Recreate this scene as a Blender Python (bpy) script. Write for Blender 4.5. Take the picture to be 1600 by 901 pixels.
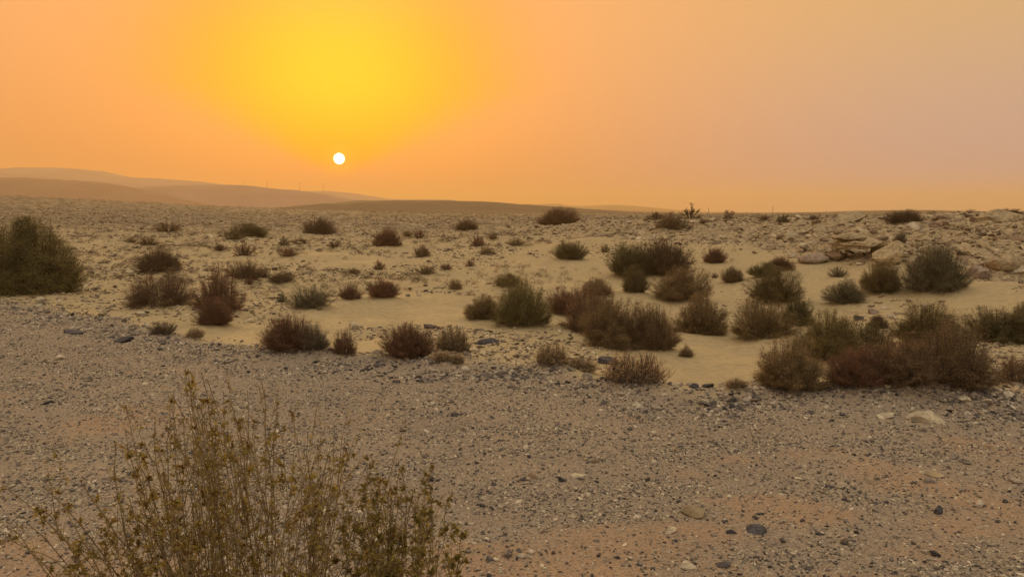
import bpy, math, random
import numpy as np
from mathutils import Vector, Matrix

rng = np.random.default_rng(11)
random.seed(5)
scene = bpy.context.scene
for o in list(bpy.data.objects):
    bpy.data.objects.remove(o)
COL = scene.collection

# ------------------------------------------------------------------ camera
W0, H0, F = 1600.0, 901.0, 1209.0
EYE = 2.4
PITCH = math.radians(5.57)
cam_d = bpy.data.cameras.new('camera')
cam_d.sensor_width = 36.0
cam_d.lens = 36.0 * F / W0
cam_d.clip_start = 0.05
cam_d.clip_end = 20000
cam = bpy.data.objects.new('camera', cam_d)
COL.objects.link(cam)
cam.location = (0, 0, EYE)
cam.rotation_euler = (math.pi / 2 - PITCH, 0, 0)
scene.camera = cam

# ------------------------------------------------------------------ node helpers
class E:
    """tiny expression builder for math nodes"""
    def __init__(s, nt, sock): s.nt, s.k = nt, sock
    def _b(s, op, *a, clamp=False):
        n = s.nt.nodes.new('ShaderNodeMath'); n.operation = op; n.use_clamp = clamp
        for i, v in enumerate((s,) + a):
            if isinstance(v, E): s.nt.links.new(v.k, n.inputs[i])
            else: n.inputs[i].default_value = v
        return E(s.nt, n.outputs[0])
    def __add__(s, o): return s._b('ADD', o)
    def __sub__(s, o): return s._b('SUBTRACT', o)
    def __mul__(s, o): return s._b('MULTIPLY', o)
    def __truediv__(s, o): return s._b('DIVIDE', o)
    def max(s, o): return s._b('MAXIMUM', o)
    def min(s, o): return s._b('MINIMUM', o)
    def pow(s, o): return s._b('POWER', o)
    def exp(s): return s._b('EXPONENT')
    def abs(s): return s._b('ABSOLUTE')
    def clamp(s): return s._b('ADD', 0.0, clamp=True)
    def neg(s): return s * -1.0

def mixc(nt, fac, a, b, mode='MIX'):
    n = nt.nodes.new('ShaderNodeMix'); n.data_type = 'RGBA'; n.blend_type = mode
    for s, v in ((n.inputs[0], fac), (n.inputs[6], a), (n.inputs[7], b)):
        if isinstance(v, E): nt.links.new(v.k, s)
        elif hasattr(v, 'is_linked'): nt.links.new(v, s)
        elif isinstance(v, (tuple, list)): s.default_value = (*v, 1.0) if len(v) == 3 else v
        else: s.default_value = v
    return n.outputs[2]

def smooth(nt, e, a, b, lo=0.0, hi=1.0):
    n = nt.nodes.new('ShaderNodeMapRange'); n.interpolation_type = 'SMOOTHSTEP'
    nt.links.new(e.k, n.inputs[0])
    n.inputs[1].default_value = a; n.inputs[2].default_value = b
    n.inputs[3].default_value = lo; n.inputs[4].default_value = hi
    return E(nt, n.outputs[0])

# ------------------------------------------------------------------ world / sky
SUN_AZ = math.atan((533 - 800) / F)
SUN_EL = math.radians(3.85)
world = bpy.data.worlds.new('World')
scene.world = world
world.use_nodes = True
nt = world.node_tree
nt.nodes.clear()
out = nt.nodes.new('ShaderNodeOutputWorld')
tc = nt.nodes.new('ShaderNodeTexCoord')
sep = nt.nodes.new('ShaderNodeSeparateXYZ')
nt.links.new(tc.outputs['Generated'], sep.inputs[0])
X, Y, Z = (E(nt, sep.outputs[i]) for i in range(3))
az = X._b('ARCTAN2', Y) * (180 / math.pi)
el = Z._b('ARCSINE') * (180 / math.pi)
dx = az - math.degrees(SUN_AZ)
dy = el - math.degrees(SUN_EL)
adx = dx.abs()
# base sky: orange on the left and round the sun, paler and greyer to the right
side = smooth(nt, az, -8.0, 34.0)
base_low = mixc(nt, side, (0.80, 0.315, 0.11), (0.54, 0.375, 0.36))
base_high = mixc(nt, side, (1.0, 0.44, 0.155), (0.74, 0.44, 0.185))
hgt = smooth(nt, el, 0.0, 17.0)
c = mixc(nt, hgt, base_low, base_high)
# wide orange aureole
au = ((dx / 17.0)._b('POWER', 2.0) + ((dy - 6.0) / 11.0)._b('POWER', 2.0)).neg().exp()
c = mixc(nt, au * 0.38, c, (0.98, 0.30, 0.03))
# yellow fan that opens upwards from the sun
wd = ((dy + 1.2).max(0.15) * 1.85 + 0.7).min(12.0)
fan = (dx / wd).abs().pow(4.0).neg().exp() * smooth(nt, dy, -1.6, 0.2) * smooth(nt, dy, 6.5, 14.5, 1.0, 0.42)
yel = mixc(nt, (dx / 7.5)._b('POWER', 2.0).neg().exp() * smooth(nt, dy, -1.0, 6.5), (1.12, 0.365, 0.0), (1.2, 0.58, 0.0))
c = mixc(nt, fan, c, yel)
# away from the sunset: upper and rear sky is pale, warm grey
up = smooth(nt, el, 22.0, 50.0)
rear = smooth(nt, adx, 50.0, 110.0)
UPC = (1.24, 1.10, 0.85)
c = mixc(nt, up, c, UPC)
c = mixc(nt, rear * smooth(nt, up, 0.0, 1.0, 1.0, 0.0), c, (0.82, 0.69, 0.58))
c = mixc(nt, smooth(nt, el, -6.0, -1.0, 1.0, 0.0), c, (0.25, 0.17, 0.10))
# the sun's disc, seen through dust
rr = ((dx / 1.0)._b('POWER', 2.0) + dy._b('POWER', 2.0))._b('SQRT')
disc = smooth(nt, rr, 0.33, 0.43, 1.0, 0.0)
c = mixc(nt, disc, c, (5.5, 5.0, 3.6))
halo = smooth(nt, rr, 0.4, 1.5, 0.25, 0.0)
c = mixc(nt, halo * 1.0, c, (1.3, 0.62, 0.05))
bgc = nt.nodes.new('ShaderNodeBackground')
nt.links.new(c, bgc.inputs[0]); bgc.inputs[1].default_value = 0.92
sky = nt.nodes.new('ShaderNodeTexSky')
sky.sky_type = 'NISHITA'; sky.sun_disc = False
sky.sun_elevation = SUN_EL; sky.sun_rotation = SUN_AZ
sky.dust_density = 6.0; sky.air_density = 1.5
bgs = nt.nodes.new('ShaderNodeBackground')
nt.links.new(sky.outputs[0], bgs.inputs[0]); bgs.inputs[1].default_value = 0.02
add = nt.nodes.new('ShaderNodeAddShader')
nt.links.new(bgc.outputs[0], add.inputs[0]); nt.links.new(bgs.outputs[0], add.inputs[1])
nt.links.new(add.outputs[0], out.inputs[0])

# ------------------------------------------------------------------ sun lamp
sl = bpy.data.lights.new('sun', 'SUN')
sl.energy = 2.0
sl.angle = math.radians(3.0)
sl.color = (1.0, 0.60, 0.20)
so = bpy.data.objects.new('sun', sl)
COL.objects.link(so)
sdir = Vector((math.sin(SUN_AZ) * math.cos(SUN_EL), math.cos(SUN_AZ) * math.cos(SUN_EL), math.sin(SUN_EL)))
so.rotation_euler = sdir.to_track_quat('Z', 'Y').to_euler()
so.location = (-20, 90, 30)

scene.view_settings.view_transform = 'Standard'
scene.view_settings.look = 'None'
scene.view_settings.exposure = 0.0
scene.view_settings.gamma = 1.0
scene.view_settings.use_curve_mapping = False
scene.cycles.use_denoising = True
scene.cycles.max_bounces = 6
scene.cycles.diffuse_bounces = 3
scene.cycles.transparent_max_bounces = 4
scene.cycles.volume_bounces = 1
scene.cycles.caustics_reflective = False
scene.cycles.caustics_refractive = False

# ------------------------------------------------------------------ numpy noise
def _hash(ix, iy, seed):
    h = (ix.astype(np.int64) * 374761393 + iy.astype(np.int64) * 668265263 + seed * 974634777) & 0xFFFFFFFF
    h = ((h ^ (h >> 13)) * 1274126177) & 0xFFFFFFFF
    h = h ^ (h >> 16)
    return (h & 0xFFFF) / 65535.0

def perlin(x, y, seed=0):
    x = np.asarray(x, float); y = np.asarray(y, float)
    ix = np.floor(x); iy = np.floor(y); fx = x - ix; fy = y - iy
    def g(dx_, dy_):
        a = _hash(ix + dx_, iy + dy_, seed) * 2 * np.pi
        return np.cos(a) * (fx - dx_) + np.sin(a) * (fy - dy_)
    u = fx**3 * (fx * (fx * 6 - 15) + 10); v = fy**3 * (fy * (fy * 6 - 15) + 10)
    return ((g(0, 0) * (1 - u) + g(1, 0) * u) * (1 - v) + (g(0, 1) * (1 - u) + g(1, 1) * u) * v) * 1.5

def fbm(x, y, oct=4, seed=0, gain=0.5):
    s = 0; a = 1
    for i in range(oct):
        s = s + a * perlin(x * 2**i + 17.3 * i, y * 2**i - 9.1 * i, seed + i); a *= gain
    return s

def sstep(a, b, x):
    t = np.clip((x - a) / (b - a), 0, 1)
    return t * t * (3 - 2 * t)

# ------------------------------------------------------------------ terrain
# one profile of ground heights (distance ahead, height) for each bearing x/y
cols = {
 -0.66: [(4,0),(20,0.0),(24,-.03),(28,.13),(38,.3),(50,.45),(70,.75),(90,1.1),(120,1.75),(150,2.7),(200,5.2),(260,8.2),(330,9.2),(450,7.5),(700,4),(9000,4)],
 -0.33: [(4,0),(13,0.03),(14.2,-.05),(17,-.25),(20,-.38),(27,-.45),(37,-.27),(45,-.1),(58,.14),(85,.5),(130,1.1),(200,2.3),(270,3.6),(330,4.3),(450,3.0),(700,2),(9000,2)],
 -0.10: [(4,0),(12.2,.03),(13.4,-.08),(16,-.3),(19,-.45),(27,-.5),(37,-.3),(46,-.12),(58,.14),(85,.5),(130,1.0),(200,1.6),(300,1.9),(700,1.8),(9000,1.8)],
  0.00: [(4,0),(11.7,.03),(12.8,-.12),(15.5,-.34),(18.5,-.48),(21,-.52),(28,-.55),(38,-.34),(46,-.16),(58,.14),(85,.5),(110,.8),(150,1.2),(250,1.4),(700,1.8),(9000,1.8)],
  0.165:[(4,0),(10.4,.03),(11.6,-.2),(14.5,-.54),(18,-.79),(21,-.87),(27,-.9),(32,-.7),(38,-.34),(46,.2),(52,.8),(62,1.45),(75,1.78),(95,1.55),(150,1.6),(700,1.9),(9000,1.9)],
  0.33: [(4,0),(10.0,.03),(11.0,-.15),(12.5,-.4),(15.5,-.74),(19.5,-.97),(25,-1.07),(31,-.87),(36,-.5),(41,.12),(44,.68),(50,1.28),(58,1.74),(65,1.88),(90,1.5),(150,1.5),(700,2.0),(9000,2)],
  0.50: [(4,0),(10.0,.03),(11.0,-.15),(12.5,-.38),(16,-.64),(20,-.72),(25,-.65),(30,-.26),(32,.05),(35,.4),(37,.93),(42,1.45),(50,1.80),(58,2.0),(80,1.6),(150,1.6),(700,2.0),(9000,2)],
  0.66: [(4,0),(10.0,.03),(11.0,-.12),(12.5,-.28),(16,-.5),(20.5,-.45),(26,-.12),(30,.24),(32,.62),(35,1.03),(41,1.65),(50,2.2),(58,2.33),(80,1.8),(150,1.6),(700,2.0),(9000,2)],
}
LG = np.linspace(math.log(4), math.log(9000), 900)
CG = np.linspace(-0.9, 0.9, 181)
ck = sorted(cols)
tab = np.array([np.interp(LG, np.log([p[0] for p in cols[k]]), [p[1] for p in cols[k]]) for k in ck])
def gsm(a, s, axis):
    r = int(3 * s) + 1
    k = np.exp(-0.5 * (np.arange(-r, r + 1) / s)**2); k /= k.sum()
    pad = [(0, 0)] * a.ndim; pad[axis] = (r, r)
    b = np.pad(a, pad, mode='edge')
    return np.apply_along_axis(lambda m: np.convolve(m, k, 'valid'), axis, b)
TT = np.array([np.interp(CG, ck, tab[:, j]) for j in range(len(LG))]).T
TT = gsm(gsm(TT, 3.2, 1), 6.0, 0)
EDGE_C = np.array([-.9, -.66, -.5, -.37, -.3, -.05, .06, .115, .2, .30, .34, .66, .9])
EDGE_Y = np.array([24, 20.5, 17, 13.9, 12.9, 11.9, 11.4, 10.5, 9.75, 9.6, 10.0, 9.9, 9.9])
RUB_C = np.array([-.9, -.05, .08, .165, .33, .42, .5, .58, .66, .9])
RUB_Y = np.array([400, 90, 56, 49, 41, 36, 33.5, 29, 25, 22])

def cc(x, y): return np.clip(x / np.maximum(y, 4.0), -.9, .9)

def masks(x, y):
    c = cc(x, y)
    ye = np.interp(c, EDGE_C, EDGE_Y) + 0.35 * fbm(x * .7, y * .7, 3, 3)
    bench = 1 - sstep(-0.5, 0.7, y - ye)
    yr = np.interp(c, RUB_C, RUB_Y)
    rub = sstep(-1.5, 3.0, y - yr + 1.6 * fbm(x * .25, y * .25, 3, 8)) * (1 - sstep(75, 110, y))
    return bench, rub

def height(x, y, micro=True):
    x = np.asarray(x, float); y = np.asarray(y, float)
    c = cc(x, y)
    ci = (c + .9) / 1.8 * (len(CG) - 1)
    li = (np.log(np.clip(y, 4, 8999)) - LG[0]) / (LG[-1] - LG[0]) * (len(LG) - 1)
    c0 = np.clip(np.floor(ci).astype(int), 0, len(CG) - 2); l0 = np.clip(np.floor(li).astype(int), 0, len(LG) - 2)
    fc = ci - c0; fl = li - l0
    z = (TT[c0, l0] * (1 - fc) + TT[c0 + 1, l0] * fc) * (1 - fl) + (TT[c0, l0 + 1] * (1 - fc) + TT[c0 + 1, l0 + 1] * fc) * fl
    r = np.hypot(x, y)
    fade = sstep(2, 9, r)
    bench, rub = masks(x, y)
    z = z + (0.07 + .08 * (1 - bench)) * fade * fbm(x * .22, y * .22, 3, 21) * (1 + 0.010 * np.minimum(r, 300))
    z = z + 0.022 * fbm(x * 1.3, y * 1.3, 3, 31) * (1 - .3 * (1 - bench))
    # rock terraces and hollows in the rubble slope
    n1 = fbm(x * .42, y * .55, 4, 41)
    ter = n1 + 0.22 * np.sin(n1 * 14.0)
    z = z + rub * (0.20 * ter + 0.06 * np.abs(fbm(x * 1.9, y * 2.2, 3, 47)))
    # low stone bank at the lip of the gravel
    lip = bench * (1 - bench) * 4
    z = z + lip * 0.05 * (1 + fbm(x * 2, y * 2, 2, 51))
    if micro:
        z = z + bench * 0.006 * fbm(x * 9, y * 9, 2, 61)
    return z

def ray(px, row):
    u = (px - W0 / 2) / F; v = (H0 / 2 - row) / F
    d = np.array([u, math.cos(PITCH) + v * math.sin(PITCH), -math.sin(PITCH) + v * math.cos(PITCH)])
    return d / d[1]

YS = np.exp(np.linspace(math.log(1.5), math.log(2500), 6000))
def at(px, row, far=2500):
    """where the line of sight through a point of the photograph meets the ground"""
    d = ray(px, row)
    xs = d[0] * YS; zs = EYE + d[2] * YS
    hit = np.nonzero(zs <= height(xs, YS))[0]
    i = hit[0] if len(hit) and YS[hit[0]] < far else np.argmin(np.where(YS < far, zs - height(xs, YS), 9e9))
    return float(xs[i]), float(YS[i]), float(height(xs[i], YS[i]))

# ------------------------------------------------------------------ where the shrubs stand, and the sand mounds they hold
SH = [
 (42, 465, 134, 116, 'big', 'green', 'big dense green bush cut by the left edge of the photo'),
 (250, 431, 66, 40, 'dense', 'dkbrown', 'dark rounded brown bush right of the big green bush'),
 (248, 488, 106, 58, 'airy', 'brown', 'wide thin olive brown bush below the dark rounded one'),
 (344, 498, 80, 76, 'airy', 'red', 'tall see-through brown bush at left with a red bush at its foot'),
 (337, 514, 54, 42, 'dense', 'red', 'compact dark red bush at the foot of the tall see-through bush'),
 (390, 372, 60, 22, 'dense', 'dkgreen', 'low dark green mound on the plain at left'),
 (366, 378, 34, 16, 'small', 'olive', 'low brown scrub just left of the dark green mound'),
 (500, 366, 42, 26, 'dense', 'dkbrown', 'dark domed bush on the plain straight below the sun'),
 (605, 387, 40, 28, 'dense', 'red', 'round red brown bush on the plain right of the sun'),
 (729, 360, 34, 18, 'dense', 'dkbrown', 'dark bush on the far plain left of the ridge bush'),
 (873, 351, 56, 27, 'dense', 'red', 'dark red brown bush standing among stones on the low ridge'),
 (747, 388, 24, 18, 'small', 'red', 'small red brown bush below the dark far plain bush'),
 (770, 376, 18, 12, 'small', 'brown', 'faint brown bush behind the small red brown bush'),
 (655, 374, 18, 16, 'small', 'red', 'tiny reddish bush right of the round red brown bush'),
 (637, 372, 18, 11, 'small', 'brown', 'tiny brown bush between the round red brown bush and the reddish one'),
 (233, 387, 36, 14, 'small', 'olive', 'low olive scrub on the left plain above the dark rounded bush'),
 (263, 364, 44, 18, 'small', 'brown', 'brown scrub on the left plain, farthest of the left group'),
 (205, 382, 20, 8, 'small', 'olive', 'flat thin scrub left of the low olive scrub'),
 (383, 403, 38, 20, 'small', 'red', 'reddish scrub below the dark green mound'),
 (344, 396, 22, 12, 'small', 'dkbrown', 'dark small scrub left of the reddish scrub'),
 (384, 442, 48, 30, 'airy', 'brown', 'thin brown bush above the tall see-through bush'),
 (412, 438, 22, 18, 'small', 'dkbrown', 'dark twiggy tuft right of the thin brown bush'),
 (390, 447, 14, 12, 'small', 'red', 'small red tuft at the foot of the thin brown bush'),
 (440, 447, 42, 16, 'airy', 'olive', 'low thin olive bush on sand left of centre'),
 (450, 405, 30, 16, 'small', 'red', 'reddish brown bush mid plain below the sun'),
 (444, 387, 18, 14, 'small', 'grey', 'faint grey scrub above the reddish brown mid plain bush'),
 (470, 384, 34, 8, 'small', 'red', 'flat reddish scrub streak on the plain'),
 (522, 390, 28, 7, 'small', 'brown', 'flat brown scrub right of the reddish streak'),
 (486, 489, 62, 33, 'airy', 'greygreen', 'gnarled thin grey green bush on bare sand'),
 (441, 475, 15, 19, 'small', 'greygreen', 'tiny upright grey green plant left of the gnarled bush'),
 (548, 472, 32, 27, 'airy', 'red', 'small see-through reddish bush on the bare sand'),
 (600, 470, 46, 28, 'dense', 'red', 'sprawling red brown bush mid sand, darkest near it'),
 (580, 456, 16, 16, 'small', 'grey', 'grey twig clump at the left end of the sprawling bush'),
 (553, 430, 20, 10, 'small', 'olive', 'small flat olive scrub above the see-through reddish bush'),
 (593, 424, 20, 16, 'small', 'red', 'small reddish tuft above the sprawling bush'),
 (665, 432, 28, 14, 'small', 'olive', 'low olive tuft right of the reddish tuft'),
 (698, 425, 20, 11, 'small', 'red', 'low reddish tuft right of the olive tuft'),
 (660, 404, 26, 20, 'airy', 'brown', 'faint brown bush mid plain below the tiny reddish bush'),
 (806, 387, 30, 13, 'small', 'olive', 'low olive bush on the plain left of the green brown bush'),
 (762, 400, 24, 12, 'airy', 'tan', 'pale dry tuft below the small red brown bush'),
 (735, 418, 14, 12, 'small', 'red', 'tiny red plant on stony sand near centre'),
 (712, 455, 22, 16, 'airy', 'tan', 'sparse pale tuft on sand left of the green thicket'),
 (452, 560, 96, 52, 'dense', 'red', 'wide red brown bush on the gravel edge, left of the pair'),
 (490, 562, 50, 42, 'airy', 'grey', 'greyer bush merged with the right side of the wide red brown bush'),
 (537, 562, 40, 38, 'airy', 'red', 'slim see-through red bush at the gravel edge'),
 (638, 569, 86, 50, 'dense', 'red', 'red brown bush on the gravel edge straight below the small boulder'),
 (708, 556, 62, 38, 'grass', 'olive', 'olive grassy clump right of the red brown gravel edge bush'),
 (692, 573, 34, 16, 'grass', 'tan', 'low tan grass at the foot of the olive clump'),
 (757, 507, 58, 36, 'dense', 'olive', 'low left end bush of the green thicket at centre'),
 (815, 521, 86, 72, 'dense', 'green', 'tall main bush of the green thicket at centre'),
 (795, 453, 42, 20, 'dense', 'olive', 'small olive bush behind the green thicket'),
 (887, 498, 64, 40, 'dense', 'red', 'reddish bush at the left end of the long brown thicket'),
 (925, 530, 92, 76, 'dense', 'brown', 'tall brown bush in the left half of the long brown thicket'),
 (932, 468, 50, 26, 'dense', 'olive', 'olive bush behind the long brown thicket'),
 (962, 555, 104, 72, 'dense', 'olive', 'broad olive brown bush in the middle of the long thicket'),
 (1020, 560, 80, 68, 'dense', 'brown', 'rounded brown bush at the right end of the long thicket'),
 (985, 441, 78, 52, 'dense', 'dkgreen', 'dark bush on the left of the clump above the thicket'),
 (1036, 440, 86, 58, 'dense', 'dkbrown', 'darkest largest bush of the clump above the thicket'),
 (992, 463, 42, 42, 'dense', 'dkgreen', 'small dark bush in front of the clump above the thicket'),
 (1063, 478, 76, 50, 'dense', 'olive', 'olive brown bush below the darkest bush'),
 (1094, 530, 80, 62, 'dense', 'olive', 'round olive brown bush alone on the sand right of the thicket'),
 (890, 410, 46, 28, 'dense', 'green', 'green brown bush on the sand above the olive bush'),
 (945, 396, 16, 14, 'small', 'olive', 'tiny olive bush right of the green brown bush'),
 (1117, 415, 34, 24, 'dense', 'red', 'small round red brown bush on the sand slope'),
 (1144, 446, 32, 24, 'dense', 'brown', 'small round bush below the red brown one on the slope'),
 (1117, 437, 12, 9, 'small', 'red', 'tiny tuft left of the small round slope bush'),
 (1195, 438, 52, 22, 'dense', 'dkgreen', 'low dark green bush above the tall hollow bush'),
 (1209, 481, 74, 54, 'dense', 'green', 'tall green brown bush in the sand hollow'),
 (1220, 426, 34, 20, 'dense', 'red', 'reddish bush at the top of the sand hollow'),
 (1190, 537, 92, 57, 'dense', 'olive', 'wide olive bush in the lower left of the hollow'),
 (1245, 513, 54, 41, 'dense', 'dkgreen', 'dark green bush beside the wide olive hollow bush'),
 (1310, 436, 28, 17, 'small', 'greygreen', 'small grey green bush alone on the sand below the overhang'),
 (1322, 481, 54, 35, 'dense', 'greygreen', 'round grey green bush left of the group under the yellow boulder'),
 (1374, 467, 62, 52, 'dense', 'green', 'green bush in the middle of the group under the yellow boulder'),
 (1458, 470, 98, 78, 'airy', 'greygreen', 'tall spreading grey green shrub before the rubble slope'),
 (1462, 466, 70, 62, 'dense', 'greygreen', 'dense inner bush growing inside the tall spreading shrub'),
 (1371, 516, 30, 20, 'dense', 'dkbrown', 'small dark round bush below the stone pile'),
 (1296, 573, 104, 72, 'dense', 'green', 'large green brown bush at the back left of the lower right thicket'),
 (1362, 562, 62, 46, 'dense', 'dkgreen', 'darker green bush in the back middle of the lower right thicket'),
 (1444, 548, 102, 64, 'dense', 'green', 'green bush at the back right of the lower right thicket'),
 (1228, 626, 108, 80, 'dense', 'olive', 'olive bush at the left end of the lower right thicket'),
 (1336, 625, 90, 58, 'dense', 'red', 'red bush at the front of the lower right thicket'),
 (1402, 628, 120, 74, 'dense', 'brown', 'brown bush in the front middle of the lower right thicket'),
 (1482, 626, 136, 100, 'dense', 'brown', 'tallest brown bush at the right end of the lower right thicket'),
 (1562, 545, 110, 50, 'dense', 'dkgreen', 'wide dark green bush near the right edge of the photo'),
 (1606, 526, 60, 46, 'dense', 'green', 'green bush cut by the right edge of the photo'),
 (1592, 606, 60, 45, 'airy', 'brown', 'thin brown bush at the right edge above the gravel'),
 (862, 580, 60, 32, 'grass', 'tan', 'dry tan grass clump at the gravel lip, left one'),
 (908, 586, 52, 17, 'grass', 'tan', 'low tan grass between the two dry clumps'),
 (992, 612, 112, 46, 'grass', 'tan', 'widest dry grass clump on the gravel lip below the thicket'),
 (1073, 563, 22, 18, 'airy', 'brown', 'small dry twig tuft on sand right of the thicket'),
 (1452, 630, 62, 17, 'grass', 'tan', 'yellow dry grass under the front of the lower right thicket'),
 (1150, 616, 40, 14, 'grass', 'tan', 'low dry yellow grass left of the olive bush on the lip'),
 (715, 575, 26, 16, 'grass', 'tan', 'small brown grass tuft beside the gravel edge bush'),
 (255, 527, 36, 20, 'airy', 'grey', 'thin grey tuft on the left gravel edge'),
 (305, 532, 30, 16, 'grass', 'tan', 'thin tan grass right of the grey tuft'),
 (1050, 362, 54, 27, 'airy', 'brown', 'thin brown shrub on the ridge left of the bare treelet'),
 (1024, 346, 28, 13, 'small', 'dkbrown', 'dark low bush left of the thin brown ridge shrub'),
 (1078, 341, 34, 24, 'bare', 'brown', 'bare treelet sticking up above the skyline'),
 (1139, 342, 20, 14, 'bare', 'brown', 'small bare twig bush right of the treelet'),
 (1222, 350, 24, 14, 'small', 'dkgreen', 'small dark green bush on the skyline'),
 (1195, 347, 24, 8, 'small', 'brown', 'low brown scrub left of the green skyline bush'),
 (1270, 346, 26, 8, 'small', 'dkbrown', 'low dark scrub right of the green skyline bush'),
 (1412, 349, 52, 18, 'dense', 'dkbrown', 'dark brown bush behind the pale block on the skyline'),
 (1406, 384, 20, 22, 'airy', 'greygreen', 'small upright grey green shrub above the yellow boulder'),
 (1577, 336, 44, 8, 'small', 'dkbrown', 'low dark scrub on top of the domed skyline rock'),
 (1100, 352, 18, 8, 'small', 'brown', 'low scrub on the ridge below the small bare twig bush'),
 (1543, 388, 14, 7, 'small', 'dkgreen', 'tiny green plant among rubble at the far right'),
 (1465, 348, 22, 7, 'small', 'brown', 'low brown scrub on the skyline right of the dark bush'),
]
SPOTS = []
def spot(px, row, wpx, hpx):
    X_, Y_, Z_ = at(px, row)
    q = Y_ / F; wm = wpx * q * 1.17; hm = hpx * q * 1.02
    Y2 = Y_ + wm * .30; X2 = X_ * Y2 / Y_
    Z2 = float(height(X2, Y2))
    return X2, Y2, wm, max(hm - (Z2 - Z_) * .6, hm * .55)
for a_ in SH: SPOTS.append(spot(*a_[:4]))
MOUNDS = [(X2, Y2, wm * .62, min(.11 * wm, .16)) for (X2, Y2, wm, hm), a_ in zip(SPOTS, SH) if a_[4] != 'bare' and Y2 < 70]
height0 = height
def height(x, y, micro=True):
    z = np.atleast_1d(height0(x, y, micro)).astype(float); sh = np.shape(x)
    x = np.atleast_1d(np.asarray(x, float)); y = np.atleast_1d(np.asarray(y, float))
    for mx_, my_, mr, ma in MOUNDS:
        k = np.nonzero((np.abs(x - mx_) < 2.6 * mr) & (np.abs(y - my_) < 2.6 * mr))[0]
        if len(k): z[k] = np.maximum(z[k], z[k] + ma * np.exp(-((x[k] - mx_)**2 + (y[k] - my_)**2) / (mr * mr)))
    return z.reshape(sh) if sh else z[0]

# ------------------------------------------------------------------ object helpers
def mesh_from(name, verts, faces, k=None, smooth_=False):
    """verts (n,3) array, faces (m,k) array"""
    verts = np.ascontiguousarray(verts, np.float32); faces = np.ascontiguousarray(faces, np.int32)
    m, k = faces.shape
    me = bpy.data.meshes.new(name)
    me.vertices.add(len(verts)); me.vertices.foreach_set('co', verts.ravel())
    me.loops.add(m * k); me.loops.foreach_set('vertex_index', faces.ravel())
    me.polygons.add(m)
    me.polygons.foreach_set('loop_start', np.arange(0, m * k, k, dtype=np.int32))
    me.polygons.foreach_set('loop_total', np.full(m, k, np.int32))
    me.polygons.foreach_set('use_smooth', np.full(m, smooth_, bool))
    me.update(calc_edges=True)
    return me

def obj(name, me, mat=None, parent=None, loc=None):
    o = bpy.data.objects.new(name, me)
    COL.objects.link(o)
    if mat and not me.materials: me.materials.append(mat)
    if parent: o.parent = parent
    if loc is not None: o.location = loc
    return o

def tag(o, label=None, cat=None, group=None, kind=None):
    if label: o['label'] = label
    if cat: o['category'] = cat
    if group: o['group'] = group
    if kind: o['kind'] = kind
    return o

def new_mat(name, rough=0.9):
    m = bpy.data.materials.new(name); m.use_nodes = True
    b = m.node_tree.nodes['Principled BSDF']
    b.inputs['Roughness'].default_value = rough
    b.inputs['Specular IOR Level'].default_value = 0.15
    return m, m.node_tree, b

def noise_node(nt, scale, detail=4, vec=None, rough=.55):
    n = nt.nodes.new('ShaderNodeTexNoise'); n.inputs['Scale'].default_value = scale
    n.inputs['Detail'].default_value = detail; n.inputs['Roughness'].default_value = rough
    if vec is not None: nt.links.new(vec, n.inputs['Vector'])
    return n
def ramp(nt, fac, stops, interp='LINEAR'):
    n = nt.nodes.new('ShaderNodeValToRGB'); n.color_ramp.interpolation = interp
    e = n.color_ramp.elements
    while len(e) < len(stops): e.new(0.5)
    for i, (p, col) in enumerate(stops):
        e[i].position = p; e[i].color = (*col, 1)
    nt.links.new(fac.k if isinstance(fac, E) else fac, n.inputs[0])
    return n.outputs[0]

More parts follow.
